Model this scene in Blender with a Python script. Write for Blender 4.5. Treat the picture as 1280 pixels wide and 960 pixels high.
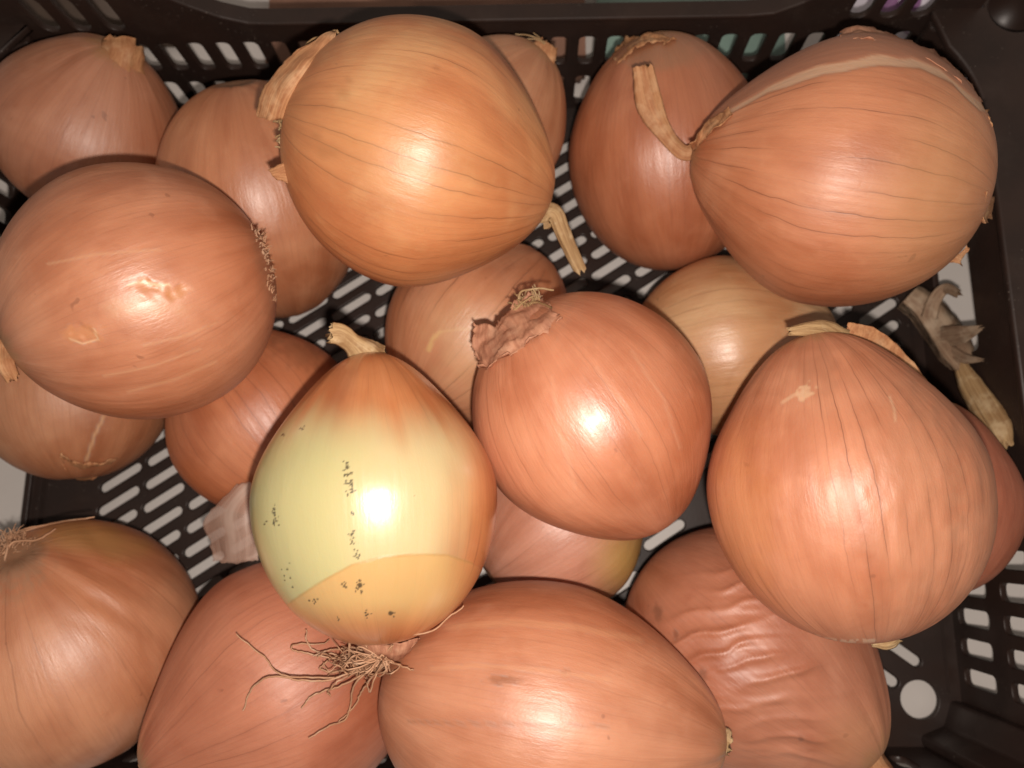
import bpy, bmesh, math, random
import numpy as np
from mathutils import Vector, Matrix
from mathutils.bvhtree import BVHTree

for o in list(bpy.data.objects):
    bpy.data.objects.remove(o)
scene = bpy.context.scene
COL = scene.collection

# ------------------------------------------------------------------ camera, light, exposure
F = 960.0                      # focal length in photo pixels (1280 wide)
CAM_H = 0.33                   # lens height above the crate floor (metres)
PITCH, SIDE = math.radians(11), math.radians(1.5)
Rx = np.array([[1, 0, 0], [0, math.cos(PITCH), -math.sin(PITCH)], [0, math.sin(PITCH), math.cos(PITCH)]])
Ry = np.array([[math.cos(SIDE), 0, math.sin(SIDE)], [0, 1, 0], [-math.sin(SIDE), 0, math.cos(SIDE)]])
ROT = Ry @ Rx
CAM = np.array([0, 0, CAM_H])

cd = bpy.data.cameras.new('camera')
cam = bpy.data.objects.new('camera', cd)
COL.objects.link(cam)
M4 = Matrix([list(ROT[i]) + [CAM[i]] for i in range(3)] + [[0, 0, 0, 1]])
cam.matrix_world = M4
cd.sensor_width = 36
cd.lens = F / 1280 * 36
cd.clip_start = 0.005
cd.clip_end = 20
cd.dof.use_dof = True
cd.dof.focus_distance = 0.20
cd.dof.aperture_fstop = 15
scene.camera = cam

w = bpy.data.worlds.new('World')
scene.world = w
w.use_nodes = True
w.node_tree.nodes['Background'].inputs[0].default_value = (1.0, 0.86, 0.74, 1)
w.node_tree.nodes['Background'].inputs[1].default_value = 0.25

ld = bpy.data.lights.new('phone_flash', 'SPOT')          # the phone's flash, next to its lens
ld.energy = 2.85
ld.color = (1.0, 0.89, 0.80)
ld.shadow_soft_size = 0.0028
ld.spot_size = math.radians(150)
ld.spot_blend = 0.7
fl = bpy.data.objects.new('phone_flash', ld)
COL.objects.link(fl)
fl.matrix_world = M4 @ Matrix.Translation((0.004, -0.013, 0.0))

vs = scene.view_settings
vs.view_transform = 'Standard'
vs.look = 'None'
vs.exposure = 0
vs.gamma = 1
scene.render.engine = 'CYCLES'


def ray(px, py):
    """direction (depth 1 along the lens axis) of a photo pixel"""
    return ROT @ np.array([(px - 640) / F, -(py - 480) / F, -1.0])


def at_depth(px, py, d):
    return CAM + ray(px, py) * d


def at_z(px, py, z):
    r = ray(px, py)
    return CAM + r * ((z - CAM_H) / r[2])


def to_px(p):
    q = (np.asarray(p) - CAM) @ ROT
    return 640 + F * q[..., 0] / -q[..., 2], 480 - F * q[..., 1] / -q[..., 2]


# ------------------------------------------------------------------ small helpers
def hash3(i, j, k, s):
    n = (i * 374761393 + j * 668265263 + k * 2147483647 + s * 974711) & 0xffffffff
    n = ((n ^ (n >> 13)) * 1274126177) & 0xffffffff
    return ((n ^ (n >> 16)) & 0xffff) / 32767.5 - 1.0


def vnoise(p, seed=0):
    """value noise in [-1,1]; p is (n,3)"""
    p = np.asarray(p, float)
    i = np.floor(p).astype(np.int64)
    f = p - i
    f = f * f * (3 - 2 * f)
    out = 0
    for a in (0, 1):
        for b in (0, 1):
            for c in (0, 1):
                wgt = (f[:, 0] if a else 1 - f[:, 0]) * (f[:, 1] if b else 1 - f[:, 1]) * (f[:, 2] if c else 1 - f[:, 2])
                out = out + wgt * hash3(i[:, 0] + a, i[:, 1] + b, i[:, 2] + c, seed)
    return out


def sstep(a, b, x):
    t = np.clip((x - a) / (b - a), 0, 1)
    return t * t * (3 - 2 * t)


def link(name, me, mat, parent=None, smooth=True):
    o = bpy.data.objects.new(name, me)
    COL.objects.link(o)
    if mat:
        me.materials.append(mat)
    if smooth:
        me.polygons.foreach_set('use_smooth', [True] * len(me.polygons))
    if parent:
        o.parent = parent
        o.matrix_parent_inverse = Matrix.Identity(4)
        o.matrix_basis = parent.matrix_basis.inverted() @ o.matrix_basis
    return o


def tag(o, label, cat, group=None, kind=None):
    if label:
        o['label'] = label
    if cat:
        o['category'] = cat
    if group:
        o['group'] = group
    if kind:
        o['kind'] = kind
    return o


def empty(name, loc):
    o = bpy.data.objects.new(name, None)
    COL.objects.link(o)
    o.empty_display_size = 0.01
    o.matrix_basis = Matrix.Translation(Vector(loc))
    return o


def mesh(name, verts, faces):
    me = bpy.data.meshes.new(name)
    me.from_pydata([tuple(v) for v in verts], [], faces)
    me.update()
    return me


class NT:
    """thin wrapper to write shader trees briefly"""
    def __init__(self, name):
        self.mat = bpy.data.materials.new(name)
        self.mat.use_nodes = True
        self.t = self.mat.node_tree
        self.b = self.t.nodes['Principled BSDF']

    def n(self, typ, **kw):
        nd = self.t.nodes.new(typ)
        for k, v in kw.items():
            if k.startswith('_'):
                setattr(nd, k[1:], v)
        return nd

    def set(self, sock, v):
        if isinstance(v, bpy.types.NodeSocket):
            self.t.links.new(v, sock)
        elif v is not None:
            sock.default_value = v
        return sock

    def math(self, op, a, b=None, c=None, clamp=False):
        nd = self.n('ShaderNodeMath', _operation=op, _use_clamp=clamp)
        for i, v in enumerate((a, b, c)):
            if v is not None:
                self.set(nd.inputs[i], v)
        return nd.outputs[0]

    def vmath(self, op, a, b=None):
        nd = self.n('ShaderNodeVectorMath', _operation=op)
        self.set(nd.inputs[0], a)
        if b is not None:
            self.set(nd.inputs[1], b)
        return nd.outputs[0]

    def noise(self, vec, scale, detail=2.0, rough=0.5, dist=0.0):
        nd = self.n('ShaderNodeTexNoise')
        self.set(nd.inputs['Vector'], vec)
        nd.inputs['Scale'].default_value = scale
        nd.inputs['Detail'].default_value = detail
        nd.inputs['Roughness'].default_value = rough
        nd.inputs['Distortion'].default_value = dist
        return nd.outputs['Fac']

    def ramp(self, fac, a, b, lo=0.0, hi=1.0):
        nd = self.n('ShaderNodeMapRange', _interpolation_type='SMOOTHSTEP')
        self.set(nd.inputs[0], fac)
        for i, v in enumerate((a, b, lo, hi)):
            nd.inputs[i + 1].default_value = v
        return nd.outputs[0]

    def mix(self, fac, a, b, mode='MIX'):
        nd = self.n('ShaderNodeMix', _data_type='RGBA', _blend_type=mode)
        self.set(nd.inputs[0], fac)
        self.set(nd.inputs[6], a if isinstance(a, bpy.types.NodeSocket) else (*a, 1))
        self.set(nd.inputs[7], b if isinstance(b, bpy.types.NodeSocket) else (*b, 1))
        return nd.outputs[2]

    def bump(self, h, strength, dist, prev=None):
        nd = self.n('ShaderNodeBump')
        nd.inputs['Strength'].default_value = strength
        nd.inputs['Distance'].default_value = dist
        self.set(nd.inputs['Height'], h)
        if prev is not None:
            self.set(nd.inputs['Normal'], prev)
        return nd.outputs[0]


def simple_mat(name, col, rough=0.5, var=0.25, scale=40, spec=0.5, bump=0.0, col2=None):
    m = NT(name)
    tc = m.n('ShaderNodeTexCoord').outputs['Object']
    n1 = m.noise(tc, scale, 4, 0.6)
    c2 = col2 or tuple(c * (1 - var) for c in col)
    m.set(m.b.inputs['Base Color'], m.mix(m.ramp(n1, 0.3, 0.7), col, c2))
    m.b.inputs['Roughness'].default_value = rough
    m.b.inputs['Specular IOR Level'].default_value = spec
    if bump:
        m.set(m.b.inputs['Normal'], m.bump(m.noise(tc, scale * 6, 3), 0.4, bump))
    return m.mat


def skin_mat(name, base, dark, pale, veins=0.5, nv=40, rough=0.40, seed=0.0, bumpk=1.0, coat=0.0):
    m = NT(name)
    obj = m.n('ShaderNodeTexCoord').outputs['Object']
    sep = m.n('ShaderNodeSeparateXYZ')
    m.set(sep.inputs[0], obj)
    flat = m.n('ShaderNodeCombineXYZ')
    m.set(flat.inputs[0], sep.outputs[0]); m.set(flat.inputs[1], sep.outputs[1])
    nrm = m.vmath('NORMALIZE', flat.outputs[0])
    zc = m.n('ShaderNodeCombineXYZ')
    m.set(zc.inputs[2], m.math('MULTIPLY_ADD', sep.outputs[2], 9.0, seed * 7.3))
    mer = m.vmath('ADD', nrm, zc.outputs[0])          # runs along the meridians
    zc2 = m.n('ShaderNodeCombineXYZ')
    m.set(zc2.inputs[2], m.math('MULTIPLY_ADD', sep.outputs[2], 2.0, seed * 3.1))
    mer2 = m.vmath('ADD', nrm, zc2.outputs[0])
    off = m.vmath('ADD', obj, (seed * 0.37, seed * 0.11, seed * 0.23))
    broad = m.noise(off, 24, 3, 0.55, 0.6)
    band = m.noise(mer, 3.2, 3, 0.55)
    fine = m.noise(mer2, 26, 4, 0.62)
    mott = m.noise(off, 110, 4, 0.6)
    uv = m.n('ShaderNodeUVMap').outputs[0]
    su = m.n('ShaderNodeSeparateXYZ')
    m.set(su.inputs[0], uv)
    wob = m.math('SUBTRACT', m.noise(off, 45, 3, 0.6), 0.5)
    u = m.math('MULTIPLY_ADD', wob, 0.016, su.outputs[0])
    vor = m.n('ShaderNodeTexVoronoi', _voronoi_dimensions='1D', _feature='DISTANCE_TO_EDGE')
    m.set(vor.inputs['W'], m.math('ADD', u, seed))
    vor.inputs['Scale'].default_value = nv
    vor.inputs['Randomness'].default_value = 0.75
    line = m.ramp(vor.outputs['Distance'], 0.0, 0.042, 1.0, 0.0)
    halo = m.ramp(vor.outputs['Distance'], 0.0, 0.22, 1.0, 0.0)
    gate = m.ramp(m.noise(mer, 2.6, 3, 0.6), 0.40, 0.62)
    vein = m.math('MULTIPLY', m.math('ADD', line, m.math('MULTIPLY', halo, 0.22)), m.math('MULTIPLY', gate, veins * 0.75), clamp=True)
    c = m.mix(m.ramp(band, 0.3, 0.72), base, dark)
    c = m.mix(m.ramp(broad, 0.40, 0.72, 0, 0.65), c, pale)
    stain = m.ramp(m.noise(m.vmath('ADD', off, (3.1, 1.7, 0.4)), 38, 5, 0.62, 1.2), 0.56, 0.78, 0, 0.38)
    c = m.mix(stain, c, tuple(x * k for x, k in zip(dark, (0.86, 0.80, 0.76))))
    c = m.mix(m.ramp(fine, 0.38, 0.68, 0, 0.22), c, dark)
    c = m.mix(m.ramp(mott, 0.52, 0.75, 0, 0.22), c, pale)
    c = m.mix(vein, c, tuple(x * 0.52 for x in dark))
    vor2 = m.n('ShaderNodeTexVoronoi', _voronoi_dimensions='1D', _feature='DISTANCE_TO_EDGE')
    m.set(vor2.inputs['W'], m.math('ADD', m.math('MULTIPLY_ADD', wob, 0.007, su.outputs[0]), seed + 0.31))
    vor2.inputs['Scale'].default_value = 115
    vor2.inputs['Randomness'].default_value = 0.9
    hair = m.math('MULTIPLY', m.ramp(vor2.outputs['Distance'], 0.0, 0.16, 0.15, 0.0), m.ramp(m.noise(mer, 6, 3, 0.6), 0.40, 0.62))
    c = m.mix(hair, c, tuple(x * 0.62 for x in dark))
    spots = m.ramp(m.noise(off, 170, 2, 0.5), 0.73, 0.78, 0, 0.45)
    c = m.mix(spots, c, tuple(x * 0.5 for x in dark))
    # neck and root ends are drier and browner
    at = m.n('ShaderNodeAttribute', _attribute_name='tint')
    c = m.mix(at.outputs['Alpha'], c, at.outputs['Color'])
    m.set(m.b.inputs['Base Color'], c)
    m.set(m.b.inputs['Roughness'], m.ramp(m.math('ADD', m.math('MULTIPLY', fine, 0.6), m.math('MULTIPLY', broad, 0.4)), 0.3, 0.7, rough + 0.04, rough + 0.17))
    m.b.inputs['Specular IOR Level'].default_value = 0.95
    m.b.inputs['Coat Weight'].default_value = coat
    m.b.inputs['Coat Roughness'].default_value = 0.16
    m.b.inputs['Subsurface Weight'].default_value = 0.12
    m.b.inputs['Subsurface Radius'].default_value = (1, 0.4, 0.18)
    m.b.inputs['Subsurface Scale'].default_value = 0.003
    h = m.math('ADD', fine, m.math('MULTIPLY', vein, -0.25))
    b1 = m.bump(h, 0.17 * bumpk, 0.0006)
    b2 = m.bump(m.noise(mer, 7, 2, 0.5), 0.24 * bumpk, 0.0012, b1)
    b3 = m.bump(mott, 0.30 * bumpk, 0.0004, b2)
    b3 = m.bump(m.noise(m.vmath('ADD', m.vmath('MULTIPLY', mer2, (1, 1, 6)), off), 60, 3, 0.6), 0.22 * bumpk, 0.0003, b3)
    m.set(m.b.inputs['Normal'], b3)
    return m.mat


def fibre_mat(name, base, dark, pale, rough=0.7, scale=14, trans=0.0):
    """dry papery stuff; fibres run along V of the UV map"""
    m = NT(name)
    uv = m.n('ShaderNodeUVMap').outputs[0]
    obj = m.n('ShaderNodeTexCoord').outputs['Object']
    st = m.vmath('MULTIPLY', uv, (scale, 1.2, 1))
    f = m.noise(st, 1.0, 5, 0.65, 0.3)
    b = m.noise(obj, 160, 4, 0.6)
    c = m.mix(m.ramp(f, 0.35, 0.62), base, dark)
    c = m.mix(m.ramp(b, 0.45, 0.7, 0, 0.6), c, pale)
    m.set(m.b.inputs['Base Color'], c)
    m.b.inputs['Roughness'].default_value = rough
    m.b.inputs['Specular IOR Level'].default_value = 0.35
    if trans:
        m.b.inputs['Transmission Weight'].default_value = trans
        m.b.inputs['IOR'].default_value = 1.05
    m.set(m.b.inputs['Normal'], m.bump(m.math('ADD', f, m.math('MULTIPLY', b, 0.5)), 0.7, 0.0007))
    return m.mat


# ------------------------------------------------------------------ onions: table of what stands where
# key: (centre px, centre py, half length px, half width px, neck angle in picture, neck tilt to lens, pointedness)
#@ONIONS
ON = {
    'A':  (114, 162, 112, 114, 65, 27, .20),
    'B':  (332, 255, 146, 124, -80, -15, .15),
    'C':  (612, 152, 104, 98, 52, 8, .15),
    'D':  (832, 196, 142, 120, 97, 5, .08),
    'E':  (602, 415, 122, 118, 50, -15, .2),
    'F':  (910, 432, 122, 112, 10, 0, .3),
    'G':  (700, 652, 112, 108, 38, -10, .2),
    'H':  (328, 523, 122, 115, 125, -10, .2),
    'I':  (95, 488, 112, 112, 92, -5, .2),
    'K':  (1152, 622, 122, 112, 80, 0, .2),
    'J':  (938, 816, 166, 150, -42, 8, .28),
    'L':  (179, 367, 160, 158, 203, 3, .04),
    'T':  (525, 197, 168, 162, -18, 0, .22),
    'R':  (1044, 220, 172, 161, 171, 3, .24),
    'M':  (742, 522, 160, 148, -58, -12, .20),
    'N':  (471, 622, 176, 151, 94, 0, .30),
    'P':  (1052, 608, 188, 165, 97, 4, .26),
    'Q':  (85, 808, 155, 157, -55, -36, .2),
    'S':  (355, 855, 165, 152, 212, 4, .38),
    'U':  (684, 890, 213, 158, -10, 0, .20),
}
# height of each bulb's centre above the crate floor (settled so that bulbs touch and rest)
HGT = {'A': 0.052, 'B': 0.044, 'C': 0.055, 'D': 0.0405, 'E': 0.037, 'F': 0.035, 'G': 0.0325, 'H': 0.0355, 'I': 0.0355, 'K': 0.05, 'J': 0.043, 'Q': 0.0425, 'S': 0.056, 'U': 0.086, 'L': 0.1005, 'T': 0.1075, 'R': 0.0955, 'M': 0.092, 'N': 0.107, 'P': 0.103}


def prof(a, b, wn, c):
    """bulb profile: c -1 root .. +1 neck -> (radius, z)"""
    c = np.asarray(c, float)
    s = np.sqrt(np.maximum(1 - c * c, 0))
    pos = np.clip(c, 0, 1)
    rho = np.where(c > 0, b * ((1 - wn) * s + wn * (0.5 + 0.5 * np.cos(np.pi * pos))), b * s)
    z = np.where(c > 0, a * (1 + 0.16 * wn) * c, a * c)
    z = z + 0.05 * a * np.exp(-(rho / (0.13 * b)) ** 2) * (c < 0)
    return rho, z


def frame(key, h):
    cx, cy, apx, bpx, phi, el, wn = ON[key]
    ctr = at_z(cx, cy, h)
    depth = -((ctr - CAM) @ ROT)[2]
    v = CAM - ctr; v /= np.linalg.norm(v)
    rt = ROT[:, 0] - v * (ROT[:, 0] @ v); rt /= np.linalg.norm(rt)
    up = np.cross(v, rt)
    p, e = math.radians(phi), math.radians(el)
    ax = math.cos(e) * (math.cos(p) * rt + math.sin(p) * up) + math.sin(e) * v
    # local x looks to the lens, so that the UV seam lies behind
    x = v - ax * (v @ ax); x /= np.linalg.norm(x)
    y = np.cross(ax, x)
    return ctr, np.column_stack([x, y, ax]), apx * depth / F, bpx * depth / F, wn, depth
#@END

# ------------------------------------------------------------------ table and crate
X0, X1, Y0, Y1 = -0.2165, 0.171, -0.083, 0.196
RIM = 0.0625
TABLE_Z = -0.009

m_table = simple_mat('pale_grey_table', (0.74, 0.69, 0.65), 0.5, 0.10, 9, 0.3)
bm = bmesh.new()
bmesh.ops.create_grid(bm, x_segments=1, y_segments=1, size=1.2)
me = bpy.data.meshes.new('table_top')
bm.to_mesh(me)
tb = link('table_top', me, m_table, smooth=False)
tb.location = (0, 0.1, TABLE_Z)
tag(tb, None, None, kind='structure')


def plastic():
    m = NT('dark_brown_plastic')
    tc = m.n('ShaderNodeTexCoord').outputs['Object']
    n1 = m.noise(tc, 30, 4, 0.6)
    sp = m.ramp(m.noise(tc, 900, 1, 0.5), 0.70, 0.76)
    dust = m.ramp(m.noise(tc, 55, 5, 0.65), 0.5, 0.8, 0, 0.35)
    c = m.mix(m.ramp(n1, 0.3, 0.7), (0.036, 0.0200, 0.0152), (0.023, 0.0130, 0.0100))
    c = m.mix(dust, c, (0.060, 0.042, 0.034))
    c = m.mix(m.math('MULTIPLY', sp, m.ramp(n1, 0.48, 0.66)), c, (0.16, 0.13, 0.11))
    m.set(m.b.inputs['Base Color'], c)
    m.set(m.b.inputs['Roughness'], m.ramp(n1, 0.3, 0.7, 0.36, 0.55))
    m.b.inputs['Specular IOR Level'].default_value = 0.45
    m.set(m.b.inputs['Normal'], m.bump(m.noise(tc, 700, 2), 0.15, 0.0002, m.bump(m.noise(tc, 60, 2), 0.2, 0.0006)))
    return m.mat


m_crate = plastic()


def pill(cx, cy, length, width, ang, n=6):
    """closed outline of a slot with round ends"""
    r, h = width / 2, length / 2 - width / 2
    p = []
    for s, a0 in ((1, -90), (-1, 90)):
        for i in range(n + 1):
            a = math.radians(a0 + 180 * i / n)
            p.append((s * h + r * math.cos(a), r * math.sin(a)))
    c, s = math.cos(ang), math.sin(ang)
    return [(cx + x * c - y * s, cy + x * s + y * c) for x, y in p]


def plate(name, outer, holes, thick, parent, basis, mat=None, bev=0.0004):
    """flat plate with real holes; drawn in its own 2D plane, then stood up by basis (o, u, v)"""
    cu = bpy.data.curves.new(name, 'CURVE')
    cu.dimensions = '2D'
    cu.fill_mode = 'BOTH'
    cu.extrude = thick / 2 - bev
    cu.bevel_depth = bev
    cu.bevel_resolution = 1
    for loop in [outer] + holes:
        sp = cu.splines.new('POLY')
        sp.points.add(len(loop) - 1)
        for q, (x, y) in zip(sp.points, loop):
            q.co = (x, y, 0, 1)
        sp.use_cyclic_u = True
    tmp = bpy.data.objects.new('tmp', cu)
    COL.objects.link(tmp)
    dg = bpy.context.evaluated_depsgraph_get()
    me = bpy.data.meshes.new_from_object(tmp.evaluated_get(dg))
    bpy.data.objects.remove(tmp)
    bpy.data.curves.remove(cu)
    me.name = name
    o, u, v = (np.array(k, float) for k in basis)
    nn = np.cross(u, v)
    me.transform(Matrix([[u[i], v[i], nn[i], o[i]] for i in range(3)] + [[0, 0, 0, 1]]))
    me.materials.clear()
    return link(name, me, mat or m_crate, parent, smooth=False)


crate = empty('plastic_crate', ((X0 + X1) / 2, (Y0 + Y1) / 2, TABLE_Z))
tag(crate, 'dark brown slotted plastic crate holding the onions', 'crate')

# floor: slanted slots in columns; near right they lean the other way
holes = []
segs = []
MANUAL = [(1124, 812), (1096, 838), (1084, 882), (1060, 800), (1050, 905)]
colp, rowp, L, Wd = 0.0195, 0.0100, 0.0210, 0.0052
ang = math.radians(33)
circ = (0.1547, -0.0655, 0.0079)
for (mx_, my_) in MANUAL:
    q = at_z(mx_, my_, 0)
    ca_, sa_ = math.cos(math.radians(-36)), math.sin(math.radians(-36))
    segs.append([(q[0] + s * 0.0079 * ca_, q[1] + s * 0.0079 * sa_) for s in (-1, -.5, 0, .5, 1)])
    holes.append(pill(q[0], q[1], L, Wd, math.radians(-36)))
for ci in range(-13, 14):
    for ri in range(-16, 28):
        x = -0.0225 + ci * colp
        y = 0.0140 + ri * rowp + ci * 0.0013
        lean = -1 if (x > 0.075 and y < 0.012) else 1
        if x > 0.075 and -0.006 < y < 0.022:
            continue
        if lean < 0:
            x -= 0.004
        if not (X0 + 0.024 < x < X1 - 0.013 and Y0 + 0.013 < y < Y1 - 0.012):
            continue
        if math.hypot(x - circ[0], y - circ[1]) < 0.0185:
            continue
        if x > 0.14 and y < -0.055:
            continue
        hx, hy = 0.5 * (L - Wd) * math.cos(ang), 0.5 * (L - Wd) * math.sin(ang) * lean
        seg = [(x + s * hx, y + s * hy) for s in (-1, -.5, 0, .5, 1)]
        if any(math.hypot(a - c_, b - d_) < Wd + 0.0012 for other in segs for (c_, d_) in other for (a, b) in seg):
            continue
        segs.append(seg)
        holes.append(pill(x, y, L, Wd, ang * lean))
holes.append([(circ[0] + circ[2] * math.cos(k * math.pi / 20), circ[1] + circ[2] * math.sin(k * math.pi / 20)) for k in range(40)])
plate('floor_grid', [(X0, Y0), (X1, Y0), (X1, Y1), (X0, Y1)], holes, 0.0024, crate, ((0, 0, -0.0012), (1, 0, 0), (0, 1, 0)))


def box_part(name, lo, hi, parent, bev=0.0006):
    bm = bmesh.new()
    bmesh.ops.create_cube(bm, size=1)
    for v in bm.verts:
        v.co = [lo[i] if v.co[i] < 0 else hi[i] for i in range(3)]
    if bev:
        bmesh.ops.bevel(bm, geom=list(bm.edges), offset=bev, segments=2, affect='EDGES')
    me = bpy.data.meshes.new(name)
    bm.to_mesh(me)
    return link(name, me, m_crate, parent, smooth=False)


box_part('floor_rib', (X0 + 0.0035, Y0 + 0.02, -0.0005), (X0 + 0.0053, Y1 - 0.02, 0.0012), crate)
box_part('floor_rib', (X1 - 0.0053, Y0 + 0.02, -0.0005), (X1 - 0.0035, Y1 - 0.02, 0.0012), crate)
for fx in (X0 + 0.02, X1 - 0.02):
    for fy in (Y0 + 0.02, Y1 - 0.02):
        if fx > 0 and fy < 0:
            fx, fy = X1 - 0.008, Y0 + 0.004
        box_part('foot', (fx - 0.006, fy - 0.004, TABLE_Z), (fx + 0.006, fy + 0.004, -0.0022), crate)

T_ = 0.0026
SW, PITCHW = 0.0074, 0.0115


def opening(y0, y1, z0, z1, r=0.003):
    p = []
    for (cy, cz, a0) in ((y1 - r, z0 + r, -90), (y1 - r, z1 - r, 0), (y0 + r, z1 - r, 90), (y0 + r, z0 + r, 180)):
        for i in range(5):
            a = math.radians(a0 + 22.5 * i)
            p.append((cy + r * math.cos(a), cz + r * math.sin(a)))
    return p


def wall_slots(u0, u1, rows, skip=None):
    hs = []
    n = int((u1 - u0) / PITCHW)
    for k in range(n + 1):
        u = u0 + (u1 - u0 - n * PITCHW) / 2 + k * PITCHW
        for (z0, z1) in rows:
            if skip and skip(u, z0):
                continue
            hs.append(opening(u - SW / 2, u + SW / 2, z0, z1, 0.0027))
    return hs


ROWS = [(0.0040, 0.0260), (0.0345, 0.0530)]
# far wall: low in the middle, higher at the corners
pr = []
xa, xb = -0.105, 0.088         # the flat middle
NP = 40
top = []
for k in range(NP + 1):
    x = X0 + (X1 - X0) * k / NP
    z = RIM + 0.045 * (float(sstep(0, 0.075, np.array(xa - x))) + float(sstep(0, 0.060, np.array(x - xb))))
    top.append((x, z))
outer = [(X0, 0.0)] + [(X1, 0.0)] + top[::-1]
fh = wall_slots(X0 + 0.016, X1 - 0.016, ROWS)
fh += [pill(x, 0.0715, 0.021, SW + 0.001, math.pi / 2, 5) for x in (-0.189, -0.1765, -0.163)]
fh += [pill(x, 0.0715, 0.021, SW + 0.001, math.pi / 2, 5) for x in (0.1265, 0.138, 0.1495)]
plate('far_wall', outer, fh, T_, crate, ((0, Y1 + T_ / 2, 0), (1, 0, 0), (0, 0, 1)))
# lip that follows the top of the far wall
vv, ff = [], []
for (x, z) in top:
    for (dy, dz) in ((-0.0006, 0.0), (-0.0006, 0.0022), (0.0066, 0.0022), (0.0066, -0.0060), (0.0050, -0.0060), (0.0050, 0.0)):
        vv.append((x, Y1 + dy, z + dz))
for k in range(NP):
    for j in range(6):
        a, b = k * 6 + j, k * 6 + (j + 1) % 6
        ff.append((a, b, b + 6, a + 6))
lip = link('rim_lip', mesh('rim_lip', vv, ff), m_crate, crate, smooth=False)
bv = lip.modifiers.new('bevel', 'BEVEL'); bv.width = 0.0007; bv.segments = 2; bv.limit_method = 'ANGLE'

# near wall (mostly below the frame), low in its middle
top = []
for k in range(NP + 1):
    x = X0 + (X1 - X0) * k / NP
    z = 0.040 + 0.024 * (float(sstep(0, 0.05, np.array(-0.165 - x))) + float(sstep(0, 0.04, np.array(x - 0.125))))
    top.append((x, z))
nh = [pill(x, 0.0205, 0.0165, SW, math.pi / 2, 5) for x in np.arange(X0 + 0.02, 0.146, PITCHW)]
plate('near_wall', [(X0, 0.0), (X1, 0.0)] + top[::-1], nh, T_, crate, ((0, Y0 - T_ / 2, 0), (1, 0, 0), (0, 0, 1)))


def plane_x(px, py, X):
    r = ray(px, py)
    return CAM + r * ((X - CAM[0]) / r[0])


# right wall: two rows of slots and one big opening
o1, o2 = plane_x(1178, 462, X1), plane_x(1212, 335, X1)
ry0, ry1, rz0, rz1 = o1[1] + 0.002, o2[1] + 0.012, o1[2], o2[2]
rh = wall_slots(Y0 + 0.022, Y1 - 0.016, ROWS, skip=lambda u, z: ry0 - 0.009 < u < ry1 + 0.009 or (u > 0.01 and u < 0.07))
rh.append(opening(ry0, ry1, rz0, rz1))
plate('side_wall', [(Y0, 0), (Y1, 0), (Y1, RIM), (Y0, RIM)], rh, T_, crate, ((X1 + T_ / 2, 0, 0), (0, 1, 0), (0, 0, 1)))
lh = wall_slots(Y0 + 0.022, Y1 - 0.016, ROWS, skip=lambda u, z: -0.03 < u < 0.065)
lh.append(opening(-0.022, 0.057, 0.0016, 0.050))
plate('side_wall', [(Y0, 0), (Y1, 0), (Y1, RIM), (Y0, RIM)], lh, T_, crate, ((X0 - T_ / 2, 0, 0), (0, 1, 0), (0, 0, 1)))


# wide flanges on top of the two side walls
def arc(cx, cy, r, a0, a1, n=10):
    return [(cx + r * math.cos(math.radians(a0 + (a1 - a0) * i / n)), cy + r * math.sin(math.radians(a0 + (a1 - a0) * i / n))) for i in range(n + 1)]


hc = at_z(1262, 18, RIM)
fl_out = [(X1 - 0.0015, Y0 - 0.004)] + [(X1 - 0.0015, 0.085)] + arc(X1 - 0.0515, 0.150, 0.050, 0, 38, 8) + [(X1 - 0.0165, Y1 - 0.002), (X1 - 0.0165, Y1 + 0.0), (X1 + 0.003, Y1 + 0.0), (X1 + 0.003, Y1 + 0.035), (X1 + 0.055, Y1 + 0.035), (X1 + 0.055, Y0 - 0.004)]
plate('rim_flange', fl_out, [arc(hc[0], hc[1], 0.0105, 0, 350, 30)], 0.0034, crate, ((0, 0, RIM + 0.0017), (1, 0, 0), (0, 1, 0)), bev=0.0009)
cup_v, cup_f = [], []
for (r_, z_) in ((0.0108, RIM + 0.0008), (0.0098, RIM - 0.014), (0.0001, RIM - 0.014)):
    cup_v += [(hc[0] + r_ * math.cos(2 * math.pi * k / 36), hc[1] + r_ * math.sin(2 * math.pi * k / 36), z_) for k in range(36)]
for s_ in (0, 1):
    cup_f += [(s_ * 36 + k, s_ * 36 + (k + 1) % 36, s_ * 36 + 36 + (k + 1) % 36, s_ * 36 + 36 + k) for k in range(36)]
link('stacking_socket', mesh('stacking_socket', cup_v, cup_f), m_crate, crate)
q0, q1 = at_z(0, 75, RIM), at_z(45, 17, RIM)
fl_out = [(X0 + 0.0015, Y0 - 0.004), (X0 - 0.05, Y0 - 0.004), (X0 - 0.05, Y1), (q1[0], Y1), (q1[0], q1[1] - 0.006), (q0[0], q0[1]), (X0 + 0.0015, q0[1] - 0.02)]
plate('rim_flange', fl_out, [], 0.0034, crate, ((0, 0, RIM + 0.0017), (1, 0, 0), (0, 1, 0)), bev=0.0009)


# corner posts: chamfered columns
def post(cx, cy, sx, sy, leg, h):
    p = [(cx, cy), (cx - sx * leg, cy), (cx - sx * leg, cy - sy * 0.004), (cx - sx * leg * 0.45, cy - sy * leg * 0.45), (cx - sx * 0.004, cy - sy * leg), (cx, cy - sy * leg)]
    if sx * sy < 0:
        p = p[::-1]
    n = len(p)
    vv = [(x, y, -0.001) for x, y in p] + [(x, y, h) for x, y in p]
    ff = [tuple(range(n))[::-1], tuple(range(n, 2 * n))] + [(i, (i + 1) % n, n + (i + 1) % n, n + i) for i in range(n)]
    o = link('corner_post', mesh('corner_post', vv, ff), m_crate, crate, smooth=False)
    b = o.modifiers.new('bevel', 'BEVEL'); b.width = 0.001; b.segments = 2


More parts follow.
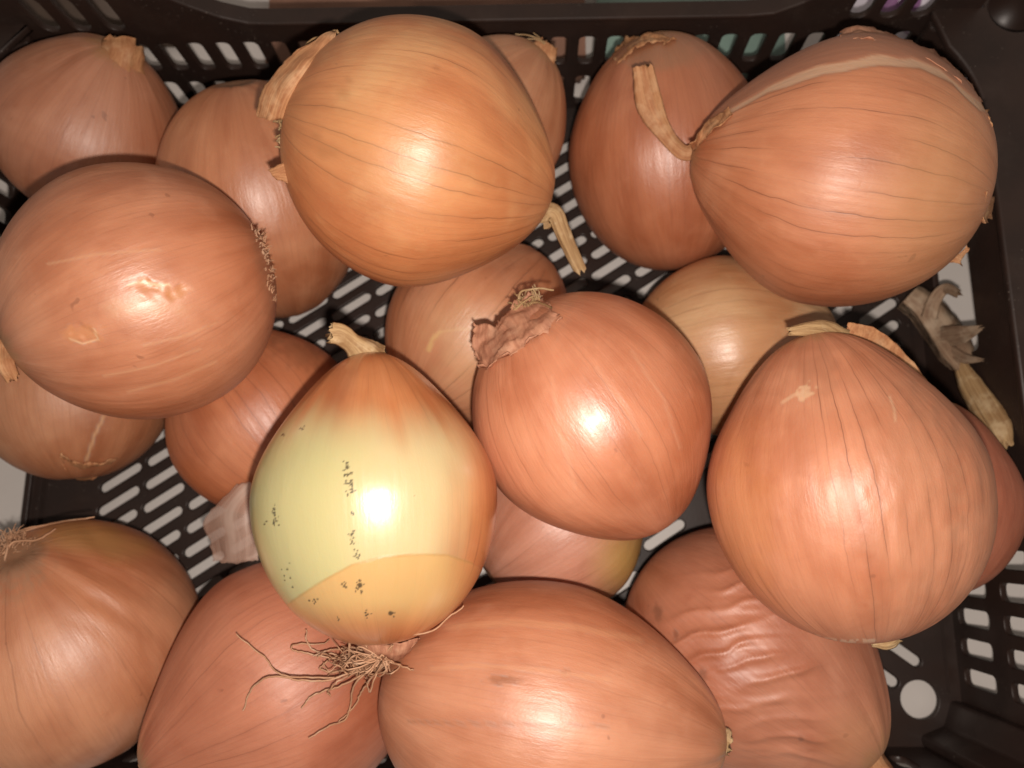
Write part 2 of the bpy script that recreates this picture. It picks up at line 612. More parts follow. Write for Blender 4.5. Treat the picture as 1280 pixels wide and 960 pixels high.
post(X1 - 0.0002, Y0 + 0.0002, 1, -1, 0.017, RIM - 0.002)
post(X0 + 0.0002, Y0 + 0.0002, -1, -1, 0.016, RIM - 0.002)
post(X1 - 0.0002, Y1 - 0.0002, 1, 1, 0.016, RIM - 0.002)
post(X0 + 0.0002, Y1 - 0.0002, -1, 1, 0.016, RIM - 0.002)

# ------------------------------------------------------------------ what shows behind the far wall
def slab(name, px_l, px_r, y0, y1, zt, mat, label, cat, rot=0.0):
    xl, xr = at_z(px_l, 5, 0.02)[0], at_z(px_r, 5, 0.02)[0]
    o = empty(name, ((xl + xr) / 2, (y0 + y1) / 2, TABLE_Z))
    bm = bmesh.new()
    bmesh.ops.create_cube(bm, size=1)
    for v in bm.verts:
        v.co = ((xr - xl) * v.co.x, (y1 - y0) * v.co.y, 0.0003 + (zt - TABLE_Z) * (v.co.z + 0.5))
    bmesh.ops.bevel(bm, geom=list(bm.edges), offset=0.002, segments=3, affect='EDGES')
    me = bpy.data.meshes.new(name)
    bm.to_mesh(me)
    ob = link('board', me, mat)
    ob.parent = o
    o.rotation_euler.z = rot
    tag(o, label, cat)
    return o


m_pink = simple_mat('pinkish_card', (0.42, 0.22, 0.15), 0.7, 0.35, 25)
m_teal = simple_mat('pale_teal_plastic', (0.30, 0.44, 0.38), 0.5, 0.2, 30)
m_tile = simple_mat('grey_blue_tile', (0.32, 0.32, 0.36), 0.4, 0.2, 12)
slab('cardboard_sheet', 318, 735, 0.213, 0.42, 0.004, m_pink, 'pinkish brown cardboard sheet lying behind the crate', 'cardboard')
slab('plastic_tray', 752, 1000, 0.213, 0.290, 0.002, m_teal, 'pale teal plastic tray seen through the slots of the crate', 'tray', -0.03)
m_dbrown = simple_mat('dark_brown_board', (0.13, 0.085, 0.06), 0.6, 0.3, 30)
slab('wooden_board', -120, 196, 0.236, 0.50, 0.004, m_dbrown, 'dark brown board lying behind the crate corner', 'board')
slab('floor_tile', 752, 985, 0.300, 0.50, 0.003, m_tile, 'grey blue tile lying behind the pale teal tray', 'tile')

# crumpled purple and white bag behind the right corner
m = NT('purple_white_film')
tc = m.n('ShaderNodeTexCoord').outputs['Object']
k = m.ramp(m.noise(tc, 45, 3, 0.6, 0.8), 0.53, 0.60)
m.set(m.b.inputs['Base Color'], m.mix(k, (0.86, 0.80, 0.90), (0.30, 0.14, 0.30)))
m.b.inputs['Roughness'].default_value = 0.25
n = 40
g = np.stack(np.meshgrid(np.linspace(-1, 1, n), np.linspace(-1, 1, n), indexing='ij'), -1).reshape(-1, 2)
rr = np.maximum(np.abs(g[:, 0]), np.abs(g[:, 1]))
hh = 0.045 * (1 - rr ** 3) + 0.012 * vnoise(np.column_stack([g * 3, 0 * rr]), 4) * (1 - rr ** 4) + 0.005 * vnoise(np.column_stack([g * 9, 0 * rr]), 5) * (1 - rr ** 6)
bx = at_z(1110, 5, 0.03)
vv = np.column_stack([0.055 * g[:, 0], 0.06 * g[:, 1], np.maximum(hh, 0.0004)])
ff = [(i * n + j, (i + 1) * n + j, (i + 1) * n + j + 1, i * n + j + 1) for i in range(n - 1) for j in range(n - 1)]
bag = link('plastic_bag', mesh('plastic_bag', vv, ff), m.mat)
bag.location = (bx[0] + 0.044, Y1 + 0.075, TABLE_Z)
tag(bag, 'shiny purple and white plastic bag behind the crate corner', 'bag')

# ------------------------------------------------------------------ onion builders
ONI = {}
RNG = random.Random(5)


def curve_y(pts, x):
    xs, ys = zip(*pts)
    return np.interp(x, xs, ys)


def bulb(key, root, mat, paint=None, disp=None, nu=180, nv=120, lump=0.014, seed=1, ridge=0.0016):
    ctr, A, am, bm_, wn, depth = frame(key, HGT[key])
    th = np.linspace(-math.pi, math.pi, nu + 1)[:-1] + 0.0
    t = np.linspace(0.0, math.pi, nv)
    c = -np.cos(t)
    rho, z = prof(am, bm_, wn, c)
    rho = np.maximum(rho, 0.00002)
    rn = bm_ * 0.055
    rho = np.where((c > 0.5) & (rho < rn) & (c < 0.9999), rn, rho)
    TH, RH = np.meshgrid(th, rho)
    Z = np.repeat(z[:, None], nu, 1)
    cs = np.stack([np.cos(TH), np.sin(TH), Z / am], -1).reshape(-1, 3)
    sc = 1 + lump * vnoise(cs * 1.1 + seed * 3.7, seed) + lump * 0.5 * vnoise(cs * 2.3 + seed, seed + 9)
    w_end = (RH / bm_).reshape(-1)
    sc += ridge * vnoise(np.column_stack([cs[:, :2] * 7, cs[:, 2] * 0.5]), seed + 3) * w_end
    # ribs gather towards the neck
    nk = sstep(0.55, 0.98, np.repeat(c[:, None], nu, 1).reshape(-1))
    sc += 0.05 * nk * vnoise(np.column_stack([cs[:, :2] * 5, cs[:, 2] * 0.4]), seed + 5)
    R_ = RH.reshape(-1) * sc
    loc = np.column_stack([R_ * np.cos(TH.reshape(-1)), R_ * np.sin(TH.reshape(-1)), Z.reshape(-1)])
    wld = loc @ A.T + ctr
    px, py = to_px(wld)
    nrm = (wld - ctr); nrm /= np.linalg.norm(nrm, axis=1)[:, None]
    front = ((CAM - wld) * nrm).sum(1) > 0
    if disp is not None:
        d = disp(px, py, cs) * front
        wld = wld + nrm * d[:, None]
        loc = (wld - ctr) @ A
    tint = np.zeros((len(loc), 4))
    tint[:, :3] = 0.3
    cfl = np.repeat(c[:, None], nu, 1).reshape(-1)

    def put(mask, col):
        mask = np.clip(mask, 0, 1)
        a = tint[:, 3]
        na = a + mask * (1 - a)
        for i in range(3):
            tint[:, i] = np.where(na > 1e-5, (tint[:, i] * a * (1 - mask) + col[i] * mask) / np.maximum(na, 1e-5), tint[:, i])
        tint[:, 3] = na
    nz = vnoise(np.column_stack([cs[:, :2] * 9, cs[:, 2] * 3]), seed + 7)
    put(0.75 * sstep(0.90, 0.985, cfl + 0.03 * nz), (0.40, 0.20, 0.085))
    put(0.85 * sstep(0.968, 0.992, -cfl + 0.008 * nz), (0.17, 0.085, 0.04))
    if paint:
        paint(px, py, front.astype(float), put, cs)
    faces = []
    idx = np.arange(nu * nv).reshape(nv, nu)
    a = idx[:-1, :]; b = np.roll(a, -1, 1); d2 = idx[1:, :]; c2 = np.roll(d2, -1, 1)
    quads = np.stack([a, b, c2, d2], -1).reshape(-1, 4)
    me = bpy.data.meshes.new('bulb')
    me.vertices.add(len(loc)); me.vertices.foreach_set('co', loc.reshape(-1))
    me.loops.add(quads.size); me.loops.foreach_set('vertex_index', quads.reshape(-1))
    me.polygons.add(len(quads)); me.polygons.foreach_set('loop_start', np.arange(len(quads)) * 4)
    me.update(calc_edges=True)
    uvl = me.uv_layers.new(name='UVMap')
    u0 = (np.arange(nu) / nu)
    U = np.stack([np.repeat(u0[None, :], nv - 1, 0), np.repeat(u0[None, :] + 1 / nu, nv - 1, 0), np.repeat(u0[None, :] + 1 / nu, nv - 1, 0), np.repeat(u0[None, :], nv - 1, 0)], -1)
    vv_ = np.arange(nv) / (nv - 1)
    V = np.stack([np.repeat(vv_[:-1, None], nu, 1), np.repeat(vv_[:-1, None], nu, 1), np.repeat(vv_[1:, None], nu, 1), np.repeat(vv_[1:, None], nu, 1)], -1)
    uvl.data.foreach_set('uv', np.stack([U, V], -1).reshape(-1))
    ca = me.color_attributes.new('tint', 'FLOAT_COLOR', 'POINT')
    ca.data.foreach_set('color', tint.reshape(-1))
    o = link('bulb', me, mat)
    o.parent = root
    W = Matrix([list(A[i]) + [ctr[i]] for i in range(3)] + [[0, 0, 0, 1]])
    o.matrix_basis = root.matrix_basis.inverted() @ W
    bvh = BVHTree.FromPolygons([tuple(v) for v in wld[:]], [tuple(int(x) for x in q) for q in quads[::1]]) if key in NEED_HIT else None
    tip = ctr + A[:, 2] * z[-1]
    rt = ctr + A[:, 2] * z[0]
    ONI[key] = dict(root=root, ctr=ctr, A=A, a=am, b=bm_, depth=depth, bvh=bvh, tip=tip, rt=rt,
                    tipd=-((tip - CAM) @ ROT)[2], rtd=-((rt - CAM) @ ROT)[2])
    return o


def surf_depth(key, px, py):
    k = ONI[key]
    r = ray(px, py)
    L = np.linalg.norm(r)
    hit = k['bvh'].ray_cast(Vector(CAM), Vector(r / L)) if k['bvh'] else (None,)
    if hit[0] is not None:
        return hit[3] / L
    return k['depth'] - k['b'] ** 2 / k['depth']


def spt(key, px, py, off):
    """point over the surface of onion key seen at a pixel, off metres nearer the lens"""
    return at_depth(px, py, surf_depth(key, px, py) - off)


def smooth_path(pts, n):
    """Catmull-Rom through the given points"""
    P = np.array(pts, float)
    P = np.vstack([2 * P[0] - P[1], P, 2 * P[-1] - P[-2]])
    out = []
    m_ = len(P) - 3
    for s in np.linspace(0, m_ - 1e-6, n):
        i = int(s); t = s - i
        p0, p1, p2, p3 = P[i:i + 4]
        out.append(0.5 * ((2 * p1) + (-p0 + p2) * t + (2 * p0 - 5 * p1 + 4 * p2 - p3) * t * t + (-p0 + 3 * p1 - 3 * p2 + p3) * t ** 3))
    return np.array(out)


def tube_geo(path, radii, sides=12, flat=1.0, rough=0.0, ragged=0.0, seed=0, facing=None):
    """vertices/faces/uvs of a tube; flat squeezes it along the view direction"""
    n = len(path)
    rng = np.random.default_rng(seed)
    vs_, fs_, uv_ = [], [], []
    rib = 1 + rough * rng.normal(size=sides)
    for i in range(n):
        tg = path[min(i + 1, n - 1)] - path[max(i - 1, 0)]
        tg /= max(np.linalg.norm(tg), 1e-9)
        v = (CAM - path[i]) if facing is None else facing
        v = v - tg * (v @ tg); v /= max(np.linalg.norm(v), 1e-9)
        s = np.cross(tg, v)
        for j in range(sides):
            a = 2 * math.pi * j / sides
            r = radii[i] * (rib[j] + 0.9 * rough * math.sin(3 * a + 2.2 * i / n + seed)) * (1 + 0.10 * rough * rng.normal())
            p = path[i] + s * r * math.cos(a) + v * r * flat * math.sin(a)
            if ragged and i == n - 1:
                p = p + tg * ragged * rng.uniform(-1, 1)
            vs_.append(p)
            uv_.append((j / sides, i / (n - 1)))
    for i in range(n - 1):
        for j in range(sides):
            k = (j + 1) % sides
            fs_.append((i * sides + j, i * sides + k, (i + 1) * sides + k, (i + 1) * sides + j))
    return vs_, fs_, uv_


def build(name, geos, mat, parent=None, smooth=True, kind=None):
    V, Fc, UVs = [], [], []
    for vs_, fs_, uv_ in geos:
        o = len(V)
        V += [tuple(v) for v in vs_]
        Fc += [tuple(i + o for i in f) for f in fs_]
        UVs += list(uv_)
    me = mesh(name, V, Fc)
    uvl = me.uv_layers.new(name='UVMap')
    li = np.zeros(len(me.loops), int)
    me.loops.foreach_get('vertex_index', li)
    uvl.data.foreach_set('uv', np.array(UVs)[li].reshape(-1))
    o = link(name, me, mat, parent, smooth)
    if kind:
        o['kind'] = kind
    return o


def stem(key, name, pts, widths, mat, base='tip', n=26, flat=0.75, rough=0.10, ragged=0.0015, sides=20, seed=1, cap=True, parent=None):
    """dry neck: pts are (px, py, metres nearer the lens than the neck tip); widths half-widths in px"""
    k = ONI[key]
    d0 = k['tipd'] if base == 'tip' else k['rtd']
    P3 = [at_depth(x, y, d0 - o) for x, y, o in pts]
    path = smooth_path(P3, n)
    wd = np.interp(np.linspace(0, 1, n), np.linspace(0, 1, len(widths)), widths) * d0 / F
    rng = np.random.default_rng(seed)
    wd = wd * (1 + 0.16 * vnoise(np.column_stack([np.linspace(0, 4, n), np.zeros(n), np.zeros(n)]), seed))
    g = [tube_geo(path, wd, sides, flat, rough, ragged, seed)]
    # inner roll, so that the cut end shows layers instead of a hole
    if cap:
        g.append(tube_geo(path[n // 2:] , wd[n // 2:] * 0.62, sides, flat, rough * 1.4, ragged, seed + 3))
        e = path[-1]
        vs_, fs_, uv_ = g[1]
        c_i = len(vs_)
        vs_.append(e - (path[-1] - path[-2]) * 0.8); uv_.append((0.5, 1))
        ln = len(vs_) - 1 - sides
        fs_ += [(ln + j, ln + (j + 1) % sides, c_i) for j in range(sides)]
    return build(name, g, mat, parent or k['root'])


def sheet(name, rows, mat, parent, key=None, nu=26, nv=26, jag=0.0006, bumpy=0.0005, thick=0.00022, seed=0, base_depth=None):
    """thin skin through a grid of (px, py, off); off = metres nearer the lens than the onion's surface (or base_depth)"""
    G = np.array([[spt(key, *p) if base_depth is None else at_depth(p[0], p[1], base_depth - p[2]) for p in r] for r in rows])
    A1 = np.array([smooth_path(r, nu) for r in G])
    A2 = np.array([smooth_path(A1[:, j], nv) for j in range(nu)]).transpose(1, 0, 2)
    rng = np.random.default_rng(seed)
    S = A2.reshape(-1, 3)
    du = np.gradient(A2, axis=1); dv = np.gradient(A2, axis=0)
    nn = np.cross(du, dv); nn /= np.maximum(np.linalg.norm(nn, axis=2), 1e-9)[..., None]
    b = bumpy * vnoise(S * 260 + seed, seed).reshape(nv, nu) + bumpy * 0.5 * vnoise(S * 700 + seed, seed).reshape(nv, nu)
    A2 = A2 + nn * b[..., None]
    for edge in ((0, slice(None)), (nv - 1, slice(None)), (slice(None), 0), (slice(None), nu - 1)):
        e_ = A2[edge]
        jv = np.column_stack([vnoise(e_ * 420 + 7 * q, seed + q) + 0.5 * vnoise(e_ * 1300 + 3 * q, seed + q) for q in range(3)])
        A2[edge] = e_ + jag * 1.3 * jv
    vs_ = A2.reshape(-1, 3)
    uv_ = [(j / (nu - 1), i / (nv - 1)) for i in range(nv) for j in range(nu)]
    fs_ = [(i * nu + j, i * nu + j + 1, (i + 1) * nu + j + 1, (i + 1) * nu + j) for i in range(nv - 1) for j in range(nu - 1)]
    o = build(name, [(vs_, fs_, uv_)], mat, parent)
    md = o.modifiers.new('thickness', 'SOLIDIFY'); md.thickness = thick; md.offset = 0
    return o


def strand(pts3, r0, r1, n=None, seed=0, wig=0.0003):
    n = n or max(8, 5 * len(pts3))
    path = smooth_path(pts3, n)
    rng = np.random.default_rng(seed)
    path = path + wig * np.cumsum(rng.normal(size=path.shape), 0) / math.sqrt(n)
    return tube_geo(path, np.linspace(r0, r1, n), 6, 1.0, 0.08, 0, seed)


def tuft(p, axis, n, length, spread, r=0.00035, seed=0, disc=0.002, gravity=0.0):
    rng = np.random.default_rng(seed)
    axis = axis / np.linalg.norm(axis)
    g = []
    for i in range(n):
        s = rng.normal(size=3); s -= axis * (s @ axis); s /= np.linalg.norm(s)
        d = axis + s * spread * rng.uniform(0.2, 1.4); d /= np.linalg.norm(d)
        q = p + s * disc * math.sqrt(rng.uniform())
        pts = [q]
        L_ = length * rng.uniform(0.4, 1.2)
        for k in range(4):
            d = d + 0.45 * rng.normal(size=3) + np.array([0, 0, -gravity]); d /= np.linalg.norm(d)
            pts.append(pts[-1] + d * L_ / 4)
        g.append(strand(pts, r * rng.uniform(0.7, 1.2), r * 0.35, 12, int(rng.integers(1e6)), 0.0002))
    return g


NEED_HIT = set('TRMNPQSLDHIJFUC')

# ------------------------------------------------------------------ materials of the onions
def skin(name, base, dark=None, pale=None, **kw):
    base = (min(1, base[0] * 1.06), base[1] * 0.95, base[2] * 1.00)
    dark = dark and (dark[0] * 1.05, dark[1], dark[2] * 1.05)
    pale = pale and (pale[0], pale[1], pale[2] * 1.05)
    dark = dark or tuple(x * k for x, k in zip(base, (0.74, 0.62, 0.54)))
    pale = pale or tuple(min(1, x * k) for x, k in zip(base, (1.18, 1.38, 1.55)))
    return skin_mat(name, base, dark, pale, **kw)


ORANGE = (0.50, 0.205, 0.082)
PINK = (0.47, 0.185, 0.092)
DEEP = (0.52, 0.205, 0.085)
TAN = (0.52, 0.245, 0.105)
RED = (0.42, 0.150, 0.075)
m_dry = fibre_mat('dry_straw', (0.50, 0.33, 0.16), (0.30, 0.17, 0.075), (0.66, 0.50, 0.30))
m_dryorange = fibre_mat('dry_orange_skin', (0.52, 0.26, 0.12), (0.36, 0.15, 0.065), (0.62, 0.38, 0.21))
m_drypink = fibre_mat('dry_pink_skin', (0.46, 0.22, 0.13), (0.34, 0.145, 0.085), (0.58, 0.34, 0.22))
m_root = fibre_mat('dry_root', (0.56, 0.32, 0.19), (0.42, 0.21, 0.11), (0.68, 0.47, 0.32), scale=3)
m_grey = fibre_mat('grey_brown_stalk', (0.42, 0.29, 0.19), (0.24, 0.145, 0.09), (0.54, 0.42, 0.30))


def onion(key, label, mat, **kw):
    c = frame(key, HGT[key])
    r = empty('onion', (c[0][0], c[0][1], max(0.0, c[0][2] - c[3])))
    tag(r, label, 'onion', 'onions heaped in the crate')
    bulb(key, r, mat, **kw)
    return r


def ell(px, py, cx, cy, rx, ry, rot=0.0, soft=0.3, nz=0.0):
    a = math.radians(rot)
    dx, dy = px - cx, py - cy
    x = (dx * math.cos(a) - dy * math.sin(a)) / rx
    y = (dx * math.sin(a) + dy * math.cos(a)) / ry
    d = np.sqrt(x * x + y * y) + nz
    return 1 - sstep(1 - soft, 1 + soft, d)


def pn(px, py, s, seed):
    return vnoise(np.column_stack([px / s, py / s, np.zeros_like(px)]), seed)


def line_mask(px, py, pts, wdt, soft=0.6):
    """distance to a polyline"""
    best = np.full(px.shape, 1e9)
    for (x0, y0), (x1, y1) in zip(pts[:-1], pts[1:]):
        dx, dy = x1 - x0, y1 - y0
        t = np.clip(((px - x0) * dx + (py - y0) * dy) / (dx * dx + dy * dy), 0, 1)
        best = np.minimum(best, np.hypot(px - x0 - t * dx, py - y0 - t * dy))
    return 1 - sstep(wdt * (1 - soft), wdt * (1 + soft), best)


# ------------------------------------------------------------------ lower onions
onion('A', 'brown onion with a wide frayed neck stump in the corner beside the chamfered rim', skin('skin_corner', (0.44, 0.20, 0.10), veins=0.35, nv=30, rough=0.38, seed=1.0), seed=1)
stem('A', 'neck', [(146, 100, -.004), (152, 84, .001), (156, 68, .002), (158, 56, .001)], [34, 26, 22, 23], m_dryorange, ragged=0.0018, seed=2, flat=0.5, rough=.12)
onion('B', 'smooth onion wedged below the one with the upright skin flap, next to the corner onion', skin('skin_wedged', (0.52, 0.235, 0.105), veins=0.25, nv=26, rough=0.36, seed=2.0), seed=2)
onion('C', 'small tan onion mostly hidden against the far wall, with a hairy neck', skin('skin_tan_small', (0.47, 0.235, 0.11), veins=0.15, rough=0.42, seed=3.0), seed=3)
stem('C', 'neck', [(672, 82, -.001), (680, 68, .001), (686, 56, .001)], [22, 16, 14], m_dryorange, seed=5, flat=0.5)
k = ONI['C']
build('neck_hair', [strand([at_depth(x, y, k['tipd'] - o) for x, y, o in p], .0004, .0002, 16, i) for i, p in enumerate([
    [(690, 72, 0), (682, 54, .003), (662, 44, .004), (644, 43, .003)], [(688, 66, 0), (676, 52, .004), (660, 48, .004)], [(694, 76, 0), (686, 58, .002), (668, 42, .001)]])], m_dry, k['root'], kind='stuff')


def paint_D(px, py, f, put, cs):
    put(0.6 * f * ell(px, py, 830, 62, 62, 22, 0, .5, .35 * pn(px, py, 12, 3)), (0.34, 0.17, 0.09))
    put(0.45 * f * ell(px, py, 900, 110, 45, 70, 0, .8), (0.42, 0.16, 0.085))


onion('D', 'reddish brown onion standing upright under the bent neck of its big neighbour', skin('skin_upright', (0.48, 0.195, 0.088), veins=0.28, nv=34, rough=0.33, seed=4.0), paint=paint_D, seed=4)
sheet('neck_skin', [[(772, 78, .0012), (790, 62, .003), (812, 52, .003), (838, 52, .002)], [(768, 66, .001), (784, 50, .003), (812, 42, .003), (848, 50, .001)]], m_dryorange, ONI['D']['root'], 'D', seed=3, jag=.001, bumpy=.001)


def paint_E(px, py, f, put, cs):
    put(0.7 * f * line_mask(px, py, [(536, 438), (540, 424), (550, 415)], 2.6), (0.72, 0.50, 0.20))
    put(0.5 * f * line_mask(px, py, [(550, 415), (572, 411), (596, 411)], 1.6), (0.70, 0.48, 0.22))
    put(0.5 * f * ell(px, py, 590, 430, 45, 60, 30, .6, .3 * pn(px, py, 16, 3)), (0.62, 0.37, 0.19))
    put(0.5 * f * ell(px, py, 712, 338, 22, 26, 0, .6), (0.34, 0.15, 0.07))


onion('E', 'pale streaked onion with a curved yellow split, lying under the centre onion', skin('skin_split', (0.57, 0.285, 0.140), veins=0.9, nv=26, rough=0.32, seed=5.0), paint=paint_E, seed=5)
onion('F', 'pale yellow tan onion with fine crosswise veins, under the bent-necked onion', skin('skin_pale', (0.58, 0.33, 0.15), dark=(0.46, 0.22, 0.09), pale=(0.68, 0.46, 0.24), veins=0.55, nv=44, rough=0.32, seed=6.0), seed=6)
stem('F', 'neck', [(1006, 400, -.003), (1018, 394, 0), (1026, 388, .001)], [14, 9, 6], m_dryorange, seed=7, ragged=.001)


def paint_G(px, py, f, put, cs):
    put(0.85 * f * ell(px, py, 800, 705, 45, 42, 0, .8), (0.52, 0.36, 0.10))


onion('G', 'pink onion with a yellow side, buried below the centre onion', skin('skin_buried', (0.56, 0.27, 0.16), veins=0.45, nv=20, rough=0.34, seed=7.0), paint=paint_G, seed=7)


def paint_H(px, py, f, put, cs):
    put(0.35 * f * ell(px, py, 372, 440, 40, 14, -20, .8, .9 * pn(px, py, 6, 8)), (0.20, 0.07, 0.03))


onion('H', 'deep orange onion behind the half-peeled yellow onion', skin('skin_deep', DEEP, veins=0.6, nv=34, rough=0.38, seed=8.0), paint=paint_H, seed=8)


def paint_I(px, py, f, put, cs):
    put(0.75 * f * line_mask(px, py, [(130, 520), (118, 545), (108, 575)], 2), (0.68, 0.42, 0.23))


onion('I', 'tan onion squeezed under the torn-skinned onion beside the wall opening', skin('skin_squeezed', (0.46, 0.22, 0.10), veins=0.2, rough=0.42, seed=9.0), paint=paint_I, seed=9)
sheet('root_skin', [[(72, 566, .001), (95, 578, .0015), (120, 580, .0015), (146, 572, .001)], [(80, 584, .0), (98, 600, .0), (120, 596, .0), (138, 584, .0)]], m_dryorange, ONI['I']['root'], 'I', seed=6, jag=.0008)
onion('K', 'dark red onion hidden behind the large pointed onion, against the side wall', skin('skin_hidden', RED, veins=0.2, rough=0.42, seed=10.0), seed=10)


# ------------------------------------------------------------------ front row
def disp_J(px, py, cs):
    m_ = ell(px, py, 935, 850, 125, 118, 0, .5)
    wv = py + 0.12 * (px - 900) + 20 * pn(px, py, 75, 3) + 5 * pn(px, py, 30, 4)
    fold = (1 - np.abs(np.sin(wv / 7.6))) ** 1.8 * (0.55 + 0.9 * pn(px / 2.0, py, 24, 6)) + 0.18 * pn(px / 6.0, py, 6, 5)
    return 0.0014 * m_ * fold


def paint_J(px, py, f, put, cs):
    for x, y, r in ((845, 793, 3), (822, 765, 6), (870, 850, 7), (880, 842, 4), (1000, 922, 3)):
        put(0.7 * f * ell(px, py, x, y, r, r * 1.6, 20, .6, .4 * pn(px, py, 4, 5)), (0.22, 0.08, 0.04))
    put(0.4 * f * ell(px, py, 1075, 930, 40, 40, 0, .8), (0.46, 0.20, 0.08))


onion('J', 'brown onion with wrinkled skin, under the large pointed onion', skin('skin_wrinkled', (0.46, 0.195, 0.100), veins=0.2, nv=26, rough=0.42, seed=11.0), paint=paint_J, disp=disp_J, nu=320, nv=220, seed=11)
stem('J', 'neck', [(1066, 930, -.002), (1080, 946, 0), (1096, 966, 0), (1108, 985, -.002)], [34, 24, 17, 13], m_dryorange, seed=11, flat=.7)


def disp_Q(px, py, cs):
    m_ = ell(px, py, 125, 715, 100, 60, -28, .6)
    a = (py - 0.55 * px) + 6 * pn(px, py, 40, 3)
    return 0.0004 * m_ * (np.sin(a / 6.5) * (0.5 + 0.5 * pn(px, py, 30, 6)))


def paint_Q(px, py, f, put, cs):
    put(0.55 * f * ell(px, py, 110, 672, 70, 20, -12, .8, .3 * pn(px, py, 20, 5)), (0.40, 0.24, 0.065))
    put(0.7 * f * ell(px, py, 12, 695, 44, 40, 0, .5, .5 * pn(px, py, 5, 6)), (0.38, 0.20, 0.11))


onion('Q', 'plump tan onion with its hairy root end up, beside the wall opening', skin('skin_plump', (0.52, 0.240, 0.112), veins=0.45, nv=22, rough=0.36, seed=12.0), paint=paint_Q, disp=disp_Q, nu=260, nv=180, seed=12)
Qr = spt('Q', 12, 690, 0)
gq = tuft(Qr, CAM - Qr + np.array([-.02, .05, 0]), 60, .005, 1.8, .00026, 3, .006)
gq += tuft(Qr, np.array([.2, .3, .8]), 110, .0026, 1.6, .00028, 8, .0070)
for i, p in enumerate([[(2, 690, .002), (20, 668, .004), (60, 655, .006), (104, 648, .008), (118, 646, .008)], [(4, 692, .002), (18, 678, .004), (44, 676, .003), (58, 670, .004), (70, 662, .006)],
                       [(0, 682, .002), (14, 668, .004), (34, 660, .005), (58, 656, .006)], [(6, 700, .002), (10, 680, .004), (8, 668, .005), (-5, 660, .005)]]):
    gq.append(strand([spt('Q', *q) for q in p], .00045, .00025, 24, 50 + i, .0003))
build('roots', gq, m_root, ONI['Q']['root'], kind='stuff')
onion('S', 'reddish onion with its pointed neck down in front, under the tangle of roots', skin('skin_reddish', (0.45, 0.170, 0.082), veins=0.55, nv=36, rough=0.42, seed=13.0), seed=13)
stem('S', 'neck', [(212, 936, -.001), (200, 950, 0), (190, 968, 0)], [20, 15, 12], m_dryorange, seed=13)


def paint_U(px, py, f, put, cs):
    n_ = .5 * pn(px, py, 7, 4)
    put(0.75 * f * ell(px, py, 628, 851, 20, 5, 0, .5, n_), (0.26, 0.085, 0.03))
    put(0.6 * f * ell(px, py, 708, 840, 6, 3, 0, .5, n_), (0.25, 0.085, 0.03))
    put(0.35 * f * line_mask(px, py, [(560, 784), (640, 778), (720, 784), (800, 800)], 4), (0.62, 0.32, 0.17))
    put(0.30 * f * line_mask(px, py, [(540, 836), (600, 832), (680, 838), (760, 850)], 3), (0.62, 0.32, 0.17))
    put(0.4 * f * line_mask(px, py, [(510, 902), (600, 905), (690, 906), (760, 908)], 1.8, .9), (0.24, 0.10, 0.045))
    put(0.5 * f * line_mask(px, py, [(474, 868), (468, 900), (478, 945), (486, 970)], 5, .8) * (0.6 + 0.4 * pn(px, py, 4, 2)), (0.17, 0.08, 0.045))


onion('U', 'long oval onion lying on its side with a reddish scar', skin('skin_oval', (0.49, 0.225, 0.112), veins=0.18, nv=30, rough=0.36, seed=14.0), paint=paint_U, nu=260, nv=180, seed=14)
stem('U', 'neck', [(892, 924, -.003), (902, 928, 0), (912, 932, .001)], [24, 17, 12], m_dry, seed=15, ragged=.001)


# ------------------------------------------------------------------ top onions
def paint_L(px, py, f, put, cs):
    n_ = .35 * pn(px, py, 8, 4)
    put(0.8 * f * ell(px, py, 196, 360, 25, 10, -8, .3, .8 * pn(px, py, 12, 4)), (0.56, 0.235, 0.09))
    put(0.8 * f * line_mask(px, py, [(160, 356), (178, 352), (196, 356), (212, 356)], 1.6), (0.80, 0.58, 0.36))
    put(0.7 * f * ell(px, py, 106, 418, 22, 11, 0, .3, n_ * 1.6), (0.58, 0.24, 0.10))
    put(0.7 * f * line_mask(px, py, [(88, 424), (104, 430), (122, 424), (118, 412)], 1.4), (0.76, 0.48, 0.28))
    put(0.5 * f * ell(px, py, 180, 385, 40, 12, 0, .8, n_), (0.62, 0.36, 0.20))
    put(0.55 * f * ell(px, py, 333, 330, 12, 55, 8, .7, n_), (0.36, 0.15, 0.075))
    for pts in ([(130, 470), (190, 458), (250, 436)], [(160, 490), (220, 474), (270, 452)], [(180, 432), (230, 420), (270, 404)], [(60, 330), (120, 318), (200, 312)]):
        put(0.35 * f * line_mask(px, py, pts, 1.6, .9), (0.66, 0.38, 0.21))


def disp_L(px, py, cs):
    e = ell(px, py, 196, 360, 24, 9, -8, .4, .8 * pn(px, py, 12, 4))
    e2 = ell(px, py, 106, 418, 20, 8, 0, .25, .9 * pn(px, py, 9, 4))
    rim = ell(px, py, 190, 362, 38, 13, -8, .3) + ell(px, py, 106, 418, 30, 15, 0, .3)
    return -0.00045 * e - 0.0004 * e2 + 0.00025 * rim * pn(px, py, 12, 7)


